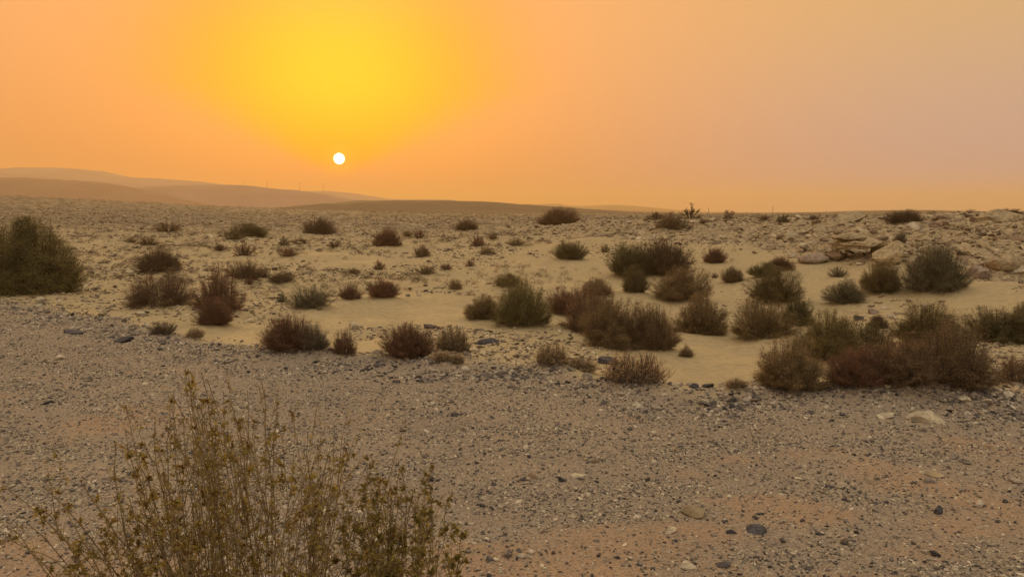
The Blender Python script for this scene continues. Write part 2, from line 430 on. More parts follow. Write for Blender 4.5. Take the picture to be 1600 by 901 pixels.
# ------------------------------------------------------------------ ground material
def ground_material():
    m, nt, b = new_mat('desert_ground', 0.95)
    geo = nt.nodes.new('ShaderNodeNewGeometry'); P = geo.outputs['Position']
    def attr(n):
        a = nt.nodes.new('ShaderNodeAttribute'); a.attribute_name = n; return E(nt, a.outputs['Fac'])
    bench, stony, far, red = attr('bench'), attr('stony'), attr('far'), attr('red')
    n1 = noise_node(nt, .35, 5, P); n2 = noise_node(nt, 6, 5, P); n3 = noise_node(nt, 60, 3, P)
    sand = mixc(nt, E(nt, n1.outputs[0]), (.47, .365, .20), (.385, .30, .17))
    sand = mixc(nt, smooth(nt, E(nt, n2.outputs[0]), .40, .66) * .45, sand, (.26, .195, .115))
    sand = mixc(nt, smooth(nt, E(nt, n3.outputs[0]), .35, .7) * .35, sand, (.24, .18, .11))
    # gravel bench: fine grit of several colours pressed in sand
    gb = mixc(nt, smooth(nt, E(nt, n1.outputs[0]), .35, .65), (.245, .192, .142), (.285, .222, .160))
    gb = mixc(nt, red * .8, gb, (.33, .22, .138))
    pal = [(0, (.10, .085, .08)), (.16, (.16, .125, .11)), (.34, (.24, .185, .15)), (.55, (.31, .235, .17)), (.8, (.40, .31, .215)), (1, (.50, .41, .30))]
    for sc, cut in ((95, .62), (42, .55)):
        v = nt.nodes.new('ShaderNodeTexVoronoi'); v.inputs['Scale'].default_value = sc
        nt.links.new(P, v.inputs['Vector'])
        sp = nt.nodes.new('ShaderNodeSeparateColor'); nt.links.new(v.outputs['Color'], sp.inputs[0])
        pc = ramp(nt, sp.outputs[0], pal)
        on = smooth(nt, E(nt, v.outputs['Distance']), .34, .48, 1, 0) * smooth(nt, E(nt, sp.outputs[1]), cut - .1, cut + .1)
        gb = mixc(nt, on * (red * -0.6 + 1.0) * 0.9, gb, pc)
        last = v
    col = mixc(nt, bench, sand, gb)
    # stony slope: weathered limestone
    v2 = nt.nodes.new('ShaderNodeTexVoronoi'); v2.inputs['Scale'].default_value = 4.2
    mp = nt.nodes.new('ShaderNodeMapping'); mp.inputs['Scale'].default_value = (1, .8, 2.5)
    nt.links.new(P, mp.inputs[0]); nt.links.new(mp.outputs[0], v2.inputs['Vector'])
    sp2 = nt.nodes.new('ShaderNodeSeparateColor'); nt.links.new(v2.outputs['Color'], sp2.inputs[0])
    rock = ramp(nt, sp2.outputs[0], [(0, (.17, .125, .085)), (.35, (.27, .20, .125)), (.7, (.37, .28, .17)), (1, (.45, .35, .22))])
    rock = mixc(nt, smooth(nt, E(nt, n2.outputs[0]), .4, .6) * .5, rock, (.25, .185, .12))
    col = mixc(nt, stony * .75, col, rock)
    # the far plain: patches of dark stones and scrub in pale soil
    n4 = noise_node(nt, .5, 8, P, .75); n5 = noise_node(nt, .02, 5, P)
    fcol = ramp(nt, n4.outputs[0], [(.36, (.07, .052, .036)), (.46, (.17, .125, .08)), (.54, (.29, .22, .135)), (.66, (.46, .37, .24))])
    fcol = mixc(nt, smooth(nt, E(nt, n5.outputs[0]), .42, .6) * .6, fcol, (.18, .14, .10))
    col = mixc(nt, far, col, fcol)
    nt.links.new(col, b.inputs['Base Color'])
    # bump
    h = (smooth(nt, E(nt, last.outputs['Distance']), .1, .6, 1, 0) * bench * .010
         + E(nt, n3.outputs[0]) * .006 + E(nt, n2.outputs[0]) * .045 + E(nt, n4.outputs[0]) * far * .35
         + smooth(nt, E(nt, v2.outputs['Distance']), .1, .7, 1, 0) * stony * .10)
    wv = nt.nodes.new('ShaderNodeTexWave'); wv.inputs['Scale'].default_value = 3.2; wv.inputs['Distortion'].default_value = 3.0
    wv.inputs['Detail'].default_value = 2
    mp2 = nt.nodes.new('ShaderNodeMapping'); mp2.inputs['Rotation'].default_value = (0, 0, 1.25)
    nt.links.new(P, mp2.inputs[0]); nt.links.new(mp2.outputs[0], wv.inputs['Vector'])
    h = h + E(nt, wv.outputs['Fac']) * .018 * (bench * -0.8 + 1.0) * (stony * -1.0 + 1.0).clamp()
    bp = nt.nodes.new('ShaderNodeBump'); bp.inputs['Strength'].default_value = 1.0; bp.inputs['Distance'].default_value = 1.0
    nt.links.new(h.k, bp.inputs['Height']); nt.links.new(bp.outputs[0], b.inputs['Normal'])
    return m

# ------------------------------------------------------------------ ground mesh (polar sheet to the horizon)
REDP = [(at(60, 860)[:2], 0.75), (at(1000, 885)[:2], 1.3), (at(800, 880)[:2], .8), (at(1450, 760)[:2], .9), (at(1540, 700)[:2], .8), (at(1250, 800)[:2], .6), (at(180, 660)[:2], .9)]
def redness(x, y):
    r = np.zeros_like(x)
    for (a, b_), s in REDP:
        r = np.maximum(r, np.exp(-((x - a)**2 + ((y - b_) * 1.6)**2) / (s * s)))
    r = r + .35 * sstep(5.2, 3.4, y) + .7 * fbm(x * .8, y * 1.3, 3, 77)
    return sstep(.25, .85, r)

def build_ground():
    rad = np.concatenate([np.exp(np.linspace(math.log(.4), math.log(120), 620)), np.exp(np.linspace(math.log(121.5), math.log(3400), 150))])
    view = np.radians(np.arange(-48, 48.01, .16)); rest = np.radians(np.arange(50, 311, 2.0))
    ang = np.concatenate([view, rest])
    A, R = np.meshgrid(ang, rad)
    x = (np.sin(A) * R).ravel(); y = (np.cos(A) * R).ravel()
    z = height(x, y)
    n, k = len(rad), len(ang)
    i = np.arange(n - 1)[:, None] * k; j = np.arange(k)[None, :]; j2 = (j + 1) % k
    f = np.stack([i + j, i + j2, i + k + j2, i + k + j], -1).reshape(-1, 4)
    x = np.append(x, 0); y = np.append(y, 0); z = np.append(z, float(height(0., 0.)))
    me = mesh_from('ground', np.stack([x, y, z], 1), f, smooth_=True)
    # close the hole under the camera
    import bmesh
    bm = bmesh.new(); bm.from_mesh(me); bm.verts.ensure_lookup_table()
    cv = bm.verts[len(x) - 1]
    for q in range(k): bm.faces.new((cv, bm.verts[(q + 1) % k], bm.verts[q]))
    bmesh.ops.recalc_face_normals(bm, faces=bm.faces)
    bm.to_mesh(me); bm.free()
    bench, rub = masks(x, y)
    for nm, v in (('bench', bench), ('stony', rub), ('far', sstep(40, 110, y) * (1 - rub)), ('red', redness(x, y) * bench)):
        a = me.attributes.new(nm, 'FLOAT', 'POINT'); a.data.foreach_set('value', v.astype(np.float32))
    if me.polygons[0].normal.z < 0: me.flip_normals()
    tag(obj('ground', me, ground_material()), kind='structure')
build_ground()

# ------------------------------------------------------------------ hills and dunes far off
def hill_material(name, c1, c2, speck=0.0):
    m, nt, b = new_mat(name, 1.0)
    geo = nt.nodes.new('ShaderNodeNewGeometry'); P = geo.outputs['Position']
    n1 = noise_node(nt, .012, 6, P, .6)
    col = mixc(nt, smooth(nt, E(nt, n1.outputs[0]), .35, .65), c1, c2)
    if speck:
        n2 = noise_node(nt, .12, 6, P, .8)
        col = mixc(nt, smooth(nt, E(nt, n2.outputs[0]), .5, .62) * speck, col, (.09, .065, .045))
    nt.links.new(col, b.inputs['Base Color'])
    return m
HM = hill_material('dune_soil', (.25, .155, .115), (.21, .13, .098), .2)
HM4 = hill_material('brown_dune_sand', (.32, .20, .16), (.28, .175, .14), .15)
HM3 = hill_material('haze_paled_dune_sand', (.40, .26, .20), (.35, .225, .175), .1)  # lighter base colour carries part of the haze over the farther dunes
HM2 = hill_material('stony_soil', (.13, .095, .068), (.10, .075, .055), .6)

def hill(name, D, pts, depth, mat, amp=.4, floor=-1.0, near=1.0):
    px = np.array([p[0] for p in pts], float); row = np.array([p[1] for p in pts], float)
    u = []; z = []
    for a, r in zip(px, row):
        d = ray(a, r); u.append(d[0]); z.append(EYE + d[2] * D)
    uu = np.linspace(u[0], u[-1], 500)
    zz = np.interp(uu, u, z)
    zz = gsm(zz, 7, 0)
    ends = np.minimum(sstep(u[0], u[0] + .03, uu), sstep(u[-1], u[-1] - .03, uu))
    t = np.linspace(-1, 1, 61)
    U, T_ = np.meshgrid(uu, t)
    ZZ = np.tile(zz, (61, 1)); EN = np.tile(ends, (61, 1))
    shape = np.where(T_ < 0, np.cos(T_ * np.pi / 2)**1.3, np.cos(T_ * np.pi / 2)**1.6)
    Yd = D + T_ * depth
    Xd = U * D * (1 + .25 * T_ * depth / D)
    zb = floor
    Zd = zb + (ZZ - zb) * shape
    Zd = Zd + fbm(Xd / (D * .05), Yd / (D * .05), 4, 5 + int(D)) * amp * shape * (1 - shape * .75)
    n, k = U.shape
    i = np.arange(n - 1)[:, None] * k; j = np.arange(k - 1)[None, :]
    f = np.stack([i + j, i + j + 1, i + k + j + 1, i + k + j], -1).reshape(-1, 4)
    me = mesh_from(name, np.stack([Xd, Yd, Zd], -1).reshape(-1, 3), f, smooth_=True)
    return tag(obj(name, me, mat), kind='structure')

hill('hills', 1450, [(-500, 300), (-250, 276), (-80, 270), (0, 266.5), (60, 262.5), (110, 263), (150, 266), (190, 275), (225, 279.5), (275, 280.5), (320, 285), (360, 290), (420, 296), (520, 309), (600, 318), (700, 330)], 500, HM3, 5)
hill('hills', 900, [(-700, 320), (-300, 290), (-100, 281), (0, 278.5), (50, 278), (100, 281), (160, 285), (190, 290), (212, 294.5), (250, 302), (320, 318), (420, 331)], 260, HM, 3)
hill('hills', 1080, [(60, 330), (150, 304), (200, 296), (235, 293), (280, 290), (320, 288.7), (360, 288.8), (390, 290), (430, 295), (480, 299), (520, 305), (560, 312), (600, 318), (680, 327), (760, 332)], 280, HM4, 3)
hill('hills', 1750, [(380, 322), (430, 306), (470, 298.5), (510, 298), (540, 300), (570, 305), (605, 310.5), (650, 311.5), (700, 312), (740, 317), (800, 325), (860, 332)], 350, HM3, 4)
hill('hills', 620, [(300, 334), (400, 327.5), (450, 324), (500, 319.5), (560, 314.6), (620, 312.8), (700, 313.2), (760, 315.5), (830, 320), (880, 324), (940, 328), (1000, 331.5), (1060, 333.5)], 190, HM2, 2, floor=0)
hill('hills', 2300, [(700, 331), (780, 323), (830, 320.5), (850, 318.6), (876, 318.2), (881, 321), (905, 322), (935, 321), (962, 319.8), (990, 321.5), (1030, 326), (1070, 330), (1130, 331.5), (1200, 333)], 420, HM, 3)
hill('hills', 700, [(960, 334), (1100, 332.6), (1200, 332.6), (1270, 331.8), (1340, 329.5), (1420, 328.2), (1470, 329), (1530, 331.5), (1600, 333.2), (1800, 333.5)], 200, HM2, 1.0, floor=0)

# ------------------------------------------------------------------ haze
def build_haze():
    s, b, t = 3600.0, -3.5, 88.0
    v = [(x, y, z) for z in (b, t) for x, y in ((-s, -s), (s, -s), (s, s), (-s, s))]
    f = [(3, 2, 1, 0), (4, 5, 6, 7), (0, 1, 5, 4), (1, 2, 6, 5), (2, 3, 7, 6), (3, 0, 4, 7)]
    me = bpy.data.meshes.new('haze'); me.from_pydata(v, [], f)
    m = bpy.data.materials.new('haze'); m.use_nodes = True; nt = m.node_tree; nt.nodes.clear()
    o = nt.nodes.new('ShaderNodeOutputMaterial'); p = nt.nodes.new('ShaderNodeVolumePrincipled')
    p.inputs['Color'].default_value = (.90, .66, .30, 1)
    p.inputs['Density'].default_value = 0.00042
    p.inputs['Anisotropy'].default_value = 0.3
    nt.links.new(p.outputs[0], o.inputs['Volume'])
    tag(obj('haze', me, m), kind='stuff')
build_haze()

# ------------------------------------------------------------------ stones
def ico(sub):
    import bmesh
    bm = bmesh.new(); bmesh.ops.create_icosphere(bm, subdivisions=sub, radius=1)
    v = np.array([x.co[:] for x in bm.verts]); f = np.array([[q.index for q in p.verts] for p in bm.faces]); bm.free()
    return v, f
ICO = {s: ico(s) for s in (1, 2, 3, 5)}
def n3(v, s, seed):
    r = np.random.default_rng(seed); o = 0
    for i in range(6):
        w = r.normal(size=3) * s; o = o + np.sin(v @ w + r.uniform(0, 6.28)) * np.cos(v @ (r.normal(size=3) * s) + r.uniform(0, 6.28))
    return o / 3
def rock_shape(seed, sub, cuts=9, lo=.5, hi=.85, rough=.0):
    r = np.random.default_rng(seed); v, f = ICO[sub]; v = v.copy()
    for _ in range(cuts):
        n = r.normal(size=3); n[2] *= 1.2; n /= np.linalg.norm(n); d = r.uniform(lo, hi)
        v -= n * np.maximum(0, v @ n - d)[:, None]
    if rough:
        L = np.linalg.norm(v, axis=1, keepdims=True)
        v = v * (1 + rough * (.6 * n3(v, 2.2, seed + 1) + .4 * n3(v, 6, seed + 2) + .25 * n3(v, 15, seed + 3))[:, None])
    return v, f

def stone_material(name, pal, object_random=False, scale=18.0):
    m, nt, b = new_mat(name, .85)
    geo = nt.nodes.new('ShaderNodeNewGeometry')
    if object_random:
        oi = nt.nodes.new('ShaderNodeObjectInfo'); fac = oi.outputs['Random']
    else:
        fac = geo.outputs['Random Per Island']
    col = ramp(nt, fac, pal)
    tcn = nt.nodes.new('ShaderNodeTexCoord')
    n = noise_node(nt, scale, 6, geo.outputs['Position'], .65)
    nb = noise_node(nt, scale * .25, 4, geo.outputs['Position'], .6)
    k = smooth(nt, E(nt, n.outputs[0]), .3, .7, .62, 1.2) * smooth(nt, E(nt, nb.outputs[0]), .35, .65, .82, 1.1)
    cmb = nt.nodes.new('ShaderNodeCombineColor')
    for i in range(3): nt.links.new(k.k, cmb.inputs[i])
    col = mixc(nt, 1.0, col, cmb.outputs[0], 'MULTIPLY')
    nt.links.new(col, b.inputs['Base Color'])
    bp = nt.nodes.new('ShaderNodeBump'); bp.inputs['Strength'].default_value = .8; bp.inputs['Distance'].default_value = .5 / scale
    nt.links.new(n.outputs[0], bp.inputs['Height']); nt.links.new(bp.outputs[0], b.inputs['Normal'])
    return m
PAL_GRAVEL = [(0, (.048, .044, .046)), (.10, (.085, .074, .070)), (.26, (.155, .127, .108)), (.42, (.27, .225, .185)), (.62, (.36, .30, .215)), (.86, (.45, .375, .27)), (1, (.60, .52, .39))]
PAL_PALE = [(0, (.10, .08, .065)), (.2, (.19, .145, .105)), (.5, (.32, .245, .16)), (.8, (.43, .34, .22)), (1, (.55, .46, .32))]
PAL_RUBBLE = [(0, (.15, .11, .08)), (.3, (.25, .19, .125)), (.65, (.36, .28, .175)), (1, (.48, .385, .25))]
M_GRAVEL = stone_material('gravel_stone', PAL_GRAVEL, scale=70)
M_PALE = stone_material('limestone_pebble', PAL_PALE, scale=30)
M_RUBBLE = stone_material('rubble_limestone', PAL_RUBBLE, scale=9)
M_DARK = stone_material('dark_slate_stone', [(0, (.05, .05, .06)), (1, (.10, .09, .095))], True, 40)
M_LIGHT = stone_material('pale_limestone', [(0, (.42, .345, .235)), (1, (.52, .44, .32))], True, 14)
M_TAN = stone_material('tan_limestone', [(0, (.28, .215, .13)), (1, (.40, .31, .185))], True, 5)
M_PINK = stone_material('pinkish_stone', [(0, (.28, .215, .17)), (1, (.33, .25, .19))], True, 9)
M_BROWN = stone_material('brown_stone', [(0, (.22, .15, .10)), (1, (.27, .185, .12))], True, 12)

def scatter_mesh(name, x, y, size, flat, mat, sub=1, sink=.25, nproto=10, seed=0, tilt=.25):
    r = np.random.default_rng(seed); n = len(x)
    protos = [rock_shape(seed * 100 + i, sub, 6, .45, .85) for i in range(nproto)]
    pick = r.integers(0, nproto, n)
    z = height(x, y)
    V = []; Fc = []; off = 0
    for p in range(nproto):
        s = np.nonzero(pick == p)[0]
        if not len(s): continue
        v, f = protos[p]
        a = r.uniform(0, 2 * np.pi, len(s)); sx = size[s] * r.uniform(.7, 1.3, len(s)); sy = size[s] * r.uniform(.6, 1.1, len(s)); sz = size[s] * flat * r.uniform(.6, 1.4, len(s))
        q = v[None] * np.stack([sx, sy, sz], 1)[:, None, :]
        tx = np.clip(r.normal(0, tilt, len(s)), -.45, .45); ty = np.clip(r.normal(0, tilt, len(s)), -.45, .45)
        q[..., 2] += q[..., 0] * np.tan(tx)[:, None] + q[..., 1] * np.tan(ty)[:, None]
        ca, sa = np.cos(a)[:, None], np.sin(a)[:, None]
        X_ = q[..., 0] * ca - q[..., 1] * sa + x[s][:, None]; Y_ = q[..., 0] * sa + q[..., 1] * ca + y[s][:, None]
        Z_ = q[..., 2] + (z[s] + sz * (1 - 2 * sink) * .5)[:, None]
        V.append(np.stack([X_, Y_, Z_], -1).reshape(-1, 3))
        Fc.append((f[None] + (np.arange(len(s)) * len(v))[:, None, None] + off).reshape(-1, 3)); off += len(s) * len(v)
    return mesh_from(name, np.concatenate(V), np.concatenate(Fc))

def bench_scatter(n, y0, y1, seed, lo, mu, sg, keep):
    r = np.random.default_rng(seed)
    y = r.uniform(y0, y1, n); c = r.uniform(-.80, .80, n); x = c * y
    s = np.exp(r.normal(math.log(mu), sg, n)); s = np.clip(s, lo, .06)
    b, _ = masks(x, y)
    k = keep(x, y, b) > r.random(n)
    return x[k], y[k], s[k]
def dens(x, y, b):
    cl = sstep(-.35, .55, fbm(x * .9, y * 1.5, 4, 91))
    return b * (.34 + .66 * cl) * (1 - .6 * redness(x, y) * sstep(9, 6, y))
gx, gy, gs = bench_scatter(420000, 2.2, 22, 1, .0045, .0100, .42, dens)
gs = gs * (1 + .03 * np.maximum(0, gy - 6))
tag(obj('gravel', scatter_mesh('gravel', gx, gy, gs, .55, M_GRAVEL, 1, seed=3), M_GRAVEL),
    'fine grey and brown gravel covering the flat foreground', 'gravel', kind='stuff')
# dark coarse stones along the lip and in strings
def dens2(x, y, b):
    lip = np.exp(-((y - np.interp(cc(x, y), EDGE_C, EDGE_Y) + .25) / .55)**2)
    cl = sstep(.1, .5, fbm(x * .6, y * 2.2, 3, 95))
    return np.clip(lip * .8 * sstep(-.5, .3, fbm(x * .5, y, 2, 99)) + cl * .35 * b, 0, 1)
gx, gy, gs = bench_scatter(13000, 3, 22, 2, .015, .023, .42, dens2)
M_COARSE = stone_material('coarse_gravel_stone', [(0, (.055, .05, .05)), (.2, (.105, .09, .083)), (.42, (.20, .165, .14)), (.75, (.34, .275, .205)), (1, (.5, .43, .33))], scale=50)
tag(obj('gravel', scatter_mesh('coarse_gravel', gx, gy, gs, .6, M_COARSE, 2, seed=4), M_COARSE),
    'coarse dark stones strewn along the far lip of the gravel', 'gravel', kind='stuff')

r = np.random.default_rng(17)
c = r.uniform(-.82, .82, 11000); sdv = .42 + .9 * sstep(-.2, -.4, c)
y = np.interp(c, EDGE_C, EDGE_Y) - .15 - sdv * .5 + r.normal(0, 1, len(c)) * sdv; x = c * y
k = r.random(len(c)) <   .10 + .9 * sstep(-.2, .4, fbm(x * .6, y * 1.2, 3, 141)); x, y = x[k], y[k]
s_ = np.clip(np.exp(r.normal(math.log(.021), .45, len(x))) * (.6 + y / 22), .01, .09)
tag(obj('gravel', scatter_mesh('lip_gravel', x, y, s_, .55, M_COARSE, 2, seed=9), M_COARSE),
    'rough mixed stones banked along the edge where gravel meets sand', 'gravel', kind='stuff')
# pebbles on sand and on the plain
r = np.random.default_rng(7)
n = 110000
y = np.exp(r.uniform(math.log(11), math.log(190), n)); c = r.uniform(-.82, .82, n); x = c * y
b, rub = masks(x, y)
w = sstep(.0, .7, fbm(x * .16, y * .10, 4, 111) + .9 * sstep(30, 80, y) + .35 * (c < -.3))
band = np.exp(-((y - 17.6 - 1.0 * c) / .7)**2) * ((c > -.22) & (c < .06)) + np.exp(-((y - 19.5) / 1.5)**2) * (c > .38) * (c < .5) * .8
smoothsand = sstep(.06, .2, c) * sstep(46, 38, y) * (c < .52)
d_ = np.clip(w * (1 - .80 * smoothsand) + band * 1.2, 0, 1) * (1 - b) * (1 - rub)
k = d_ > r.random(n); x, y = x[k], y[k]
s = np.exp(r.normal(math.log(.022), .5, len(x))) * (1 + np.minimum(y, 120) / 26)
tag(obj('pebbles', scatter_mesh('pebbles', x, y, np.clip(s, .01, .28), .42, M_PALE, 1, seed=5), M_PALE),
    'pale and brown pebbles strewn over the sand and the plain', 'pebbles', kind='stuff')
# rubble slope, small material
n = 26000
y = np.exp(r.uniform(math.log(24), math.log(85), n)); c = r.uniform(-.1, .82, n); x = c * y
b, rub = masks(x, y)
k = rub * sstep(-.6, .2, fbm(x * .35, y * .35, 3, 121)) > r.random(n); x, y = x[k], y[k]
s = np.clip(np.exp(r.normal(math.log(.075), .5, len(x))) * (.7 + y / 90), .03, .32)
tag(obj('rubble', scatter_mesh('rubble', x, y, s, .42, M_RUBBLE, 2, seed=6, tilt=.35), M_RUBBLE),
    'broken limestone rubble covering the slope at the right', 'rubble', kind='stuff')

# individual rocks --------------------------------------------------------
rock_protos = []
for i in range(10):
    v, f = rock_shape(900 + i, 3, 11, .42, .8, .07)
    rock_protos.append(mesh_from('rock', v, f))
def rock_mat_data(i, mat, cache={}):
    k = (i, mat.name)
    if k not in cache:
        me = rock_protos[i].copy(); me.materials.append(mat); cache[k] = me
    return cache[k]
def place_rock(px, row, wpx, hpx, mat, label, group=None, name='rock', seed=None, cat='rock', rz=None, tall=.55, deep=.8):
    X_, Y_, Z_ = at(px, row)
    q = Y_ / F
    i = random.randrange(10) if seed is None else seed % 10
    wm, hm = wpx * q, hpx * q
    o = obj(name, rock_mat_data(i, mat))
    Y_ += wm * .3; Z_ = float(height(X_, Y_))
    o.location = (X_, Y_, Z_ + hm * .22)
    o.scale = (wm / 1.45, wm * deep / 1.45, hm / 1.25)
    o.rotation_euler = (random.uniform(-.08, .08), random.uniform(-.1, .1), random.choice((0, math.pi)) + random.uniform(-.3, .3) if rz is None else rz)
    tag(o, label, cat, group)
    return o
NR = [
 (1455, 660, 50, 19, M_LIGHT, 'large pale boulder lying flat on the gravel at the right, below the bushes'),
 (1390, 655, 26, 8, M_LIGHT, 'low pale stone just left of the large pale boulder on the gravel'),
 (1508, 630, 18, 9, M_LIGHT, 'small pale stone on the gravel lip below the widest reddish bush'),
 (1086, 808, 32, 14, M_TAN, 'tan flat-topped stone on the near gravel, largest of the lower middle'),
 (1185, 834, 34, 11, M_DARK, 'flat dark slab on the near gravel, right of the tan stone'),
 (1470, 803, 13, 13, M_DARK, 'upright dark stone standing alone on the reddish gravel at the right'),
 (1316, 763, 15, 8, M_LIGHT, 'white angular stone lying mid gravel right of centre'),
 (1462, 746, 24, 6, M_TAN, 'thin light slab flat on the gravel right of centre'),
 (1134, 887, 18, 8, M_DARK, 'bluish dark stone at the very bottom of the gravel'),
 (984, 672, 10, 5, M_DARK, 'small dark stone on the smooth middle gravel'),
 (852, 672, 16, 6, M_BROWN, 'small brown stone on the gravel below the dry grass'),
 (905, 748, 20, 8, M_LIGHT, 'pale flat stone in the dark cluster mid gravel'),
 (553, 515, 20, 11, M_LIGHT, 'white rounded boulder on sand above the reddish bush'),
 (762, 537, 28, 10, M_DARK, 'dark slab lying on bare sand left of the sand hollow'),
 (950, 568, 34, 12, M_DARK, 'blackish broken rock below the long brown thicket'),
 (1087, 607, 16, 7, M_DARK, 'dark blue stone where the sand tongue meets gravel'),
 (190, 535, 24, 9, M_DARK, 'dark flat rock on the gravel at the left'),
 (108, 522, 26, 8, M_DARK, 'dark purplish slab on the left gravel edge'),
 (63, 470, 12, 7, M_LIGHT, 'white stone at the foot of the big green bush'),
 (122, 438, 9, 7, M_LIGHT, 'white stone right beside the big green bush'),
 (200, 427, 14, 6, M_LIGHT, 'pale flat stone left of the dark round bush'),
 (218, 492, 14, 7, M_LIGHT, 'pale stone in front of the olive bush at left'),
 (92, 562, 15, 7, M_LIGHT, 'pale stone on the left gravel near the edge'),
 (1272, 411, 40, 13, M_PINK, 'low greyish pink boulder left of the rock overhang'),
 (1282, 393, 20, 15, M_TAN, 'rounded tan boulder at the left end of the overhang'),
 (1241, 403, 15, 9, M_LIGHT, 'small pale boulder on sand left of the overhang'),
 (1260, 388, 16, 9, M_LIGHT, 'pale stone above the pink boulder'),
 (1376, 394, 24, 15, M_TAN, 'rounded boulder at the right end of the overhang'),
 (1398, 412, 44, 34, M_TAN, 'big smooth yellow boulder right of the overhang'),
 (1366, 402, 22, 11, M_BROWN, 'tilted slab wedged under the right end of the overhang'),
 (1430, 357, 26, 16, M_LIGHT, 'pale block in front of the dark bush on the skyline'),
 (1408, 356, 24, 11, M_TAN, 'flat tan rock left of the pale skyline block'),
 (1536, 436, 32, 18, M_PINK, 'pinkish boulder right of the tall grey green shrub'),
 (1578, 420, 46, 24, M_TAN, 'broad tan outcrop at the right edge of the photo'),
 (1594, 430, 18, 12, M_LIGHT, 'pale bluish stone at the right edge below the outcrop'),
 (1577, 346, 62, 20, M_TAN, 'domed rock breaking the skyline at the far right'),
 (1332, 346, 46, 18, M_TAN, 'light domed rock on the skyline right of centre'),
 (1500, 352, 30, 10, M_TAN, 'tan slab near the skyline left of the domed rock'),
 (1366, 490, 16, 9, M_PINK, 'pinkish stone in the pile between the hollow bushes'),
 (1345, 500, 18, 9, M_DARK, 'darkest rock in the stone pile of the hollow'),
 (1393, 497, 20, 8, M_LIGHT, 'pale stone on the right of the hollow stone pile'),
 (1060, 347, 14, 7, M_LIGHT, 'pale stone under the thin brown shrub on the ridge'),
]
for i, a in enumerate(NR): place_rock(*a, seed=i * 7 + 3)
# rock overhang
def build_ledge():
    X0, Y0, _ = at(1290, 398); X1, Y1, _ = at(1398, 398)
    Yc = (Y0 + Y1) / 2 + .15
    root = bpy.data.objects.new('rock_ledge', None); COL.objects.link(root)
    xc = (X0 + X1) / 2 + .1; zc = float(height(xc, Yc))
    root.location = (xc, Yc, zc)
    tag(root, 'undercut limestone ledge with a dark hollow beneath it', 'rock ledge')
    L = (X1 - X0)
    v, f = rock_shape(77, 5, 12, .6, .92, .10)
    v = v.copy()
    xx = v[:, 0].copy()
    v[:, 0] *= L * .80; v[:, 1] *= 1.6; v[:, 2] *= .30
    v[:, 2] = np.where(v[:, 2] < 0, v[:, 2] * .6, v[:, 2]); v[:, 2] += .60 + .07 * np.sin(xx * 5.0 + 1) + .05 * np.sin(xx * 13) - .22 * np.abs(xx)**3
    v[:, 2] += np.maximum(0, v[:, 1]) * .28
    lay = np.sin(v[:, 2] * 42 + n3(v, 1.2, 5) * 1.2) * .03
    v[:, 1] += lay * np.sign(v[:, 1]); v += .035 * np.stack([n3(v, 5, 1), n3(v, 5, 2), n3(v, 7, 3)], 1)
    obj('slab', mesh_from('slab', v, f), M_TAN, root)
    v, f = rock_shape(78, 5, 12, .6, .9, .10); v = v.copy()
    v[:, 0] *= L * .48; v[:, 1] *= 1.0; v[:, 2] *= .2
    v[:, 2] += .90; v[:, 1] += .35; v[:, 0] -= .25
    v += .03 * np.stack([n3(v, 5, 1), n3(v, 5, 2), n3(v, 7, 3)], 1)
    obj('upper_slab', mesh_from('upper_slab', v, f), M_TAN, root)
    for sx, w in ((-1, .5), (1, .42)):
        v, f = rock_shape(80 + sx, 3, 10, .5, .85, .08); v = v * np.array([w * .8, .7, .3]) + np.array([sx * L * .47, .25, .1])
        obj('support_rock', mesh_from('support_rock', v, f), M_BROWN, root)
build_ledge()

# blocks of the rubble slope and stones of the plain, one object each
def many_rocks(n, sampler, mats, label, group, lo, hi, flat):
    for _ in range(n):
        x, y = sampler()
        z = float(height(x, y)); s = random.uniform(lo, hi)**1.0
        o = obj('rock', rock_mat_data(random.randrange(10), random.choice(mats)))
        o.location = (x, y, z + s * flat * .2)
        o.scale = (s * random.uniform(.8, 1.4), s * random.uniform(.6, 1.0), s * flat * random.uniform(.7, 1.3))
        o.rotation_euler = (random.gauss(0, .16), random.gauss(0, .16), random.uniform(-.6, .6) + random.choice((0, math.pi)))
        tag(o, label, 'rock', group)
def sampler_rub(c0, c1, y0, y1):
    def f():
        while True:
            y = random.uniform(y0, y1); x = random.uniform(c0, c1) * y
            if masks(np.array([x]), np.array([y]))[1][0] > .6: return x, y
    return f
def sampler_free(c0, c1, y0, y1):
    def f():
        y = math.exp(random.uniform(math.log(y0), math.log(y1))); return random.uniform(c0, c1) * y, y
    return f
many_rocks(60, sampler_rub(.5, .70, 26, 55), [M_TAN, M_TAN, M_BROWN, M_PINK], 'weathered limestone block among the rubble of the far right slope', 'blocks of the far right slope', .14, .48, .5)
many_rocks(55, sampler_rub(.28, .5, 34, 60), [M_TAN, M_TAN, M_LIGHT, M_BROWN], 'weathered limestone block on the slope above the sand hollow', 'blocks above the sand hollow', .12, .42, .5)
many_rocks(45, sampler_rub(.05, .28, 48, 75), [M_TAN, M_LIGHT, M_LIGHT], 'pale limestone block on the low ridge right of centre', 'blocks on the low middle ridge', .14, .40, .45)
many_rocks(35, sampler_free(-.7, -.15, 30, 80), [M_LIGHT, M_TAN, M_BROWN], 'pale loose stone on the pebbly plain left of centre', 'loose stones on the left plain', .07, .2, .5)
many_rocks(30, sampler_free(.0, .64, 4.2, 9.6), [M_DARK, M_BROWN, M_LIGHT, M_DARK], 'fist-sized loose stone lying on the foreground gravel', 'loose stones on the near gravel', .025, .05, .6)

